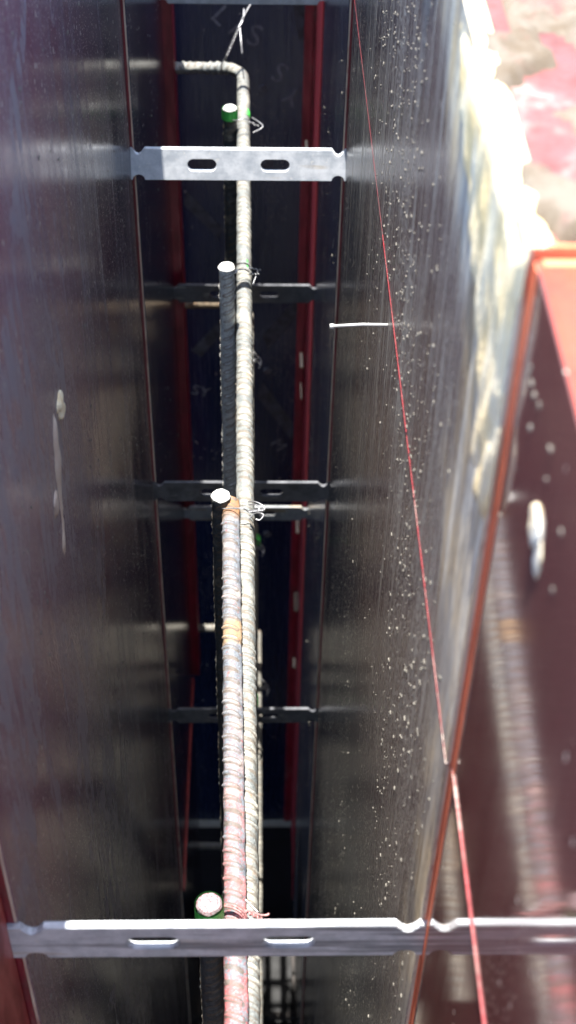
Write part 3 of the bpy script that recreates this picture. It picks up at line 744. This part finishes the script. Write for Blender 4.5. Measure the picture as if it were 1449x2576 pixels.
pg[0] = (pg[0][0] + .25, ZTOP - .002); pg.append((pg[-1][0] + .25, ZTOP - .030)); 
patch_on_wall('mortar_skin', XR, 1, [(y, min(z, ZTOP - .002)) for y, z in pg], MAT['mortar'], pr_mid, .003, .0055, 1, .010, .014)
# crust on the top of the middle right panel
def crust(name, y0, y1, x0, x1, z, mat, parent, seed, cell=.0035, hmax=.008, cover=.0):
    bm = bmesh.new(); G = {}
    ny = int((y1 - y0) / cell); nx = int((x1 - x0) / cell)
    for i in range(nx + 1):
        for j in range(ny + 1):
            xx = x0 + i * cell; yy = y0 + j * cell
            n1 = mnoise.fractal(Vector((xx * 28, yy * 17, seed)), .9, 2.1, 5)
            if n1 > -.12 - cover:
                G[i, j] = bm.verts.new((xx, yy, z + max(0.0003, min(hmax, (n1 + .12 + cover) * hmax * 1.6))))
    for (i, j) in list(G):
        q = [G.get(k) for k in ((i, j), (i + 1, j), (i + 1, j + 1), (i, j + 1))]
        if all(q): bm.faces.new(q)
    for v in [v for v in bm.verts if not v.link_faces]: bm.verts.remove(v)
    for v in bm.verts:
        if v.is_boundary: v.co.z = z - .0004
    return bm_obj(name, bm, mat, parent, True)
crust('mortar_crust', YN + .003, YM, XR + .001, XR + .063, ZTOP, MAT['mortar_top'], pr_mid, 3.3, cover=-.10)
crust('mortar_crust', YN + .001, YM, XR + .0002, XR + .014, ZTOP, MAT['mortar'], pr_mid, 8.1, cover=.6, hmax=.005)
# the mortar run and blob on the left wall
pg = wall_poly([(124, 960), (133, 970), (141, 1040), (152, 1180), (163, 1290), (170, 1420), (158, 1420), (150, 1300), (137, 1180), (130, 1060)], XL)
patch_on_wall('mortar_run', XL, -1, pg, MAT['mortar_dry'], pl_mid, .0030, .0034, 11, .008, .022)
def lump(c, r, mat, parent, seed, name='mortar_blob'):
    bm = bmesh.new(); bmesh.ops.create_icosphere(bm, subdivisions=3, radius=1)
    for v in bm.verts:
        k = 1 + .35 * mnoise.noise(v.co * 1.9 + Vector((seed, 0, 0))); v.co = Vector((v.co.x * r[0] * k, v.co.y * r[1] * k, v.co.z * r[2] * k)) + c
    return bm_obj(name, bm, mat, parent, True)
c = at(147, 1012, 0, XL); lump(c, (.0035, .011, .006), MAT['mortar'], pl_mid, 1)
c = at(151, 1030, 0, XL); lump(c, (.0035, .010, .007), MAT['mortar'], pl_mid, 4)
c = at(140, 1270, 0, XL); lump(c, (.002, .010, .010), MAT['mortar_dry'], pl_mid, 6)

# ================================================================ boards on the slab
def board(label, pxa, pxb, ya, yb, z, th, mat='board'):
    xa = at(pxa, 2500, 2, z + th).x; xb = at(pxb, 2500, 2, z + th).x
    bm = bmesh.new(); add_box(bm, (xa, ya, z), (xb, yb, z + th), .002)
    return tag(bm_obj('floor_board', bm, MAT[mat]), label, 'board', 'timber boards on the slab')
board('dark board on the slab left of the nearest upright bar', 478, 522, .4, 1.83, .003, .03)
board('brown board on the slab right of the grey concrete, at the bottom edge', 735, 768, .4, 1.83, .003, .03)
c = at(620, 2558, 2, .04)
tag(box('batten', (XL + .004, c.y - .008, .035), (XR - .004, c.y + .008, .052), MAT['board'], None, .002), 'thin batten laid across the boards at the very bottom edge', 'batten')

MAT['floor_shade'] = plain('black_floor_shade', (.004, .0045, .007), .7, 0, .4, 30, .15)  # near-black colour for a sheet added in place of shade
MAT['floor_shaded'] = plain('shaded_concrete', (.030, .030, .030), .75, 0, .6, 25, .25)  # concrete darkened so the deep gap's shade is in its colour
tag(box('floor', (XL - .0, YB, .0008), (XR + .0, 1.843, .0035), MAT['floor_shaded']), kind='structure')
tag(box('shade_sheet', (XL - .02, 1.845, .003), (XR + .02, YE - .03, .012), MAT['floor_shade']), 'black sheet added on the slab to stand for the shade at the far end of the gap', 'sheet')

# ---- drops of grout spattered on the boards (real lumps, joined per panel)
def ico(sub):
    bm = bmesh.new(); bmesh.ops.create_icosphere(bm, subdivisions=sub, radius=1)
    V = np.array([v.co[:] for v in bm.verts]); T = [[v.index for v in f.verts] for f in bm.faces]; bm.free(); return V, np.array(T)
ICO1, ICO2 = ico(1), ico(2)
rng = np.random.default_rng(5)
def splatter(x, side, pts, mat, parent, name='mortar_splatter'):
    """pts: (y, z, size) on the wall plane; each a flattened, slightly sagging drop"""
    VV = []; TT = []; n = 0
    for y, z, r_ in pts:
        V, T = ICO2 if r_ > .0009 else ICO1
        k = 1 + .28 * np.sin(V @ rng.normal(size=3) * 2.3 + rng.uniform(0, 6))
        W = V * k[:, None] * np.array([r_ * rng.uniform(.5, .95), r_ * rng.uniform(1.0, 2.2), r_ * rng.uniform(.9, 1.7)])
        VV.append(W + np.array([x, y, z])); TT.append(T + n); n += len(V)
    me = bpy.data.meshes.new(name); me.from_pydata(np.concatenate(VV).tolist(), [], np.concatenate(TT).tolist())
    o = link(name, me, mat, parent, True); o['kind'] = 'stuff'; return o
def scatter(n, ya, yb, za, zb, dens, rmin, rmax, pw=3):
    out = []; k = 0
    while len(out) < n and k < n * 60:
        k += 1; y = rng.uniform(ya, yb); z = rng.uniform(za, zb)
        if rng.uniform() < dens(y, z): out.append((y, z, rmin + (rmax - rmin) * rng.uniform() ** pw))
    return out
def d_right(y, z):
    w = .12 * mnoise.noise(Vector((y * 3, z * 2.5, 2)))
    yc = max(.58, min(1.02, .62 + (z - ZO + .75)))
    b = math.exp(-((y + w - yc) / .21) ** 2) * (.05 + .95 * max(0, min(1, (z - (ZO - 1.15)) / .45)))
    c_ = max(0, mnoise.noise(Vector((y * 9, z * 4, 7)))) * .55
    return min(1, b * (.35 + .9 * max(0, .5 + mnoise.noise(Vector((y * 14, z * 5, 1))))) + c_ * (.5 if y < 1.2 else .12))
splatter(XR, 1, scatter(3000, YN + .02, YM - .01, ZLINE + .005, ZTOP - .01, d_right, .0001, .0011, 4), MAT['drops'], pr_mid)
splatter(XR, 1, scatter(1900, YN + .02, YM - .01, ZO - 1.7, ZLINE - .005, d_right, .0001, .0011, 4), MAT['drops'], pr_mid2)
def d_left(y, z): return max(0, .1 + mnoise.noise(Vector((y * 7, z * 4, 17)))) ** 1.5
splatter(XL, -1, scatter(800, YN + .02, YM - .01, ZO - 2.3, ZTOP - .02, d_left, .0002, .0014, 4), MAT['drops'], pl_mid)
splatter(XL + .0048, -1, scatter(50, YM + .02, YF - .02, ZO - 2.3, ZO - .7, d_left, .0004, .0014, 3), MAT['drops'], pl_far)
splatter(XR - .0045, 1, scatter(60, YM + .02, YF - .02, ZO - 2.3, ZO - .7, d_left, .0004, .0014, 3), MAT['drops'], pr_far)
XN = XR + .0035
near = []
for px, py, rr in ((1335, 925, 9), (1338, 965, 11), (1345, 995, 10), (1357, 1020, 9), (1335, 1078, 10), (1385, 1130, 8), (1330, 940, 7), (1390, 1485, 11), (1258, 1296, 6), (1412, 1340, 8), (1300, 1180, 4), (1375, 1205, 6), (1283, 1420, 3)):
    p = at(px, py, 0, XN); near.append((p.y, p.z, rr * (p - CAM).dot(_d) / F * .8))
splatter(XN, 1, [q for q in near if q[1] > ZLINE], MAT['drops'], pr_near)
splatter(XN, 1, [q for q in near if q[1] <= ZLINE] or near[:1], MAT['drops'], pr_near2)
c = at(1350, 1325, 0, XN); lump(c, (.0022, .009, .009), MAT['mortar'], pr_near, 9, 'mortar_drip')
c = at(1352, 1405, 0, XN); lump(c, (.0009, .006, .009), MAT['mortar'], pr_near, 12, 'mortar_drip')
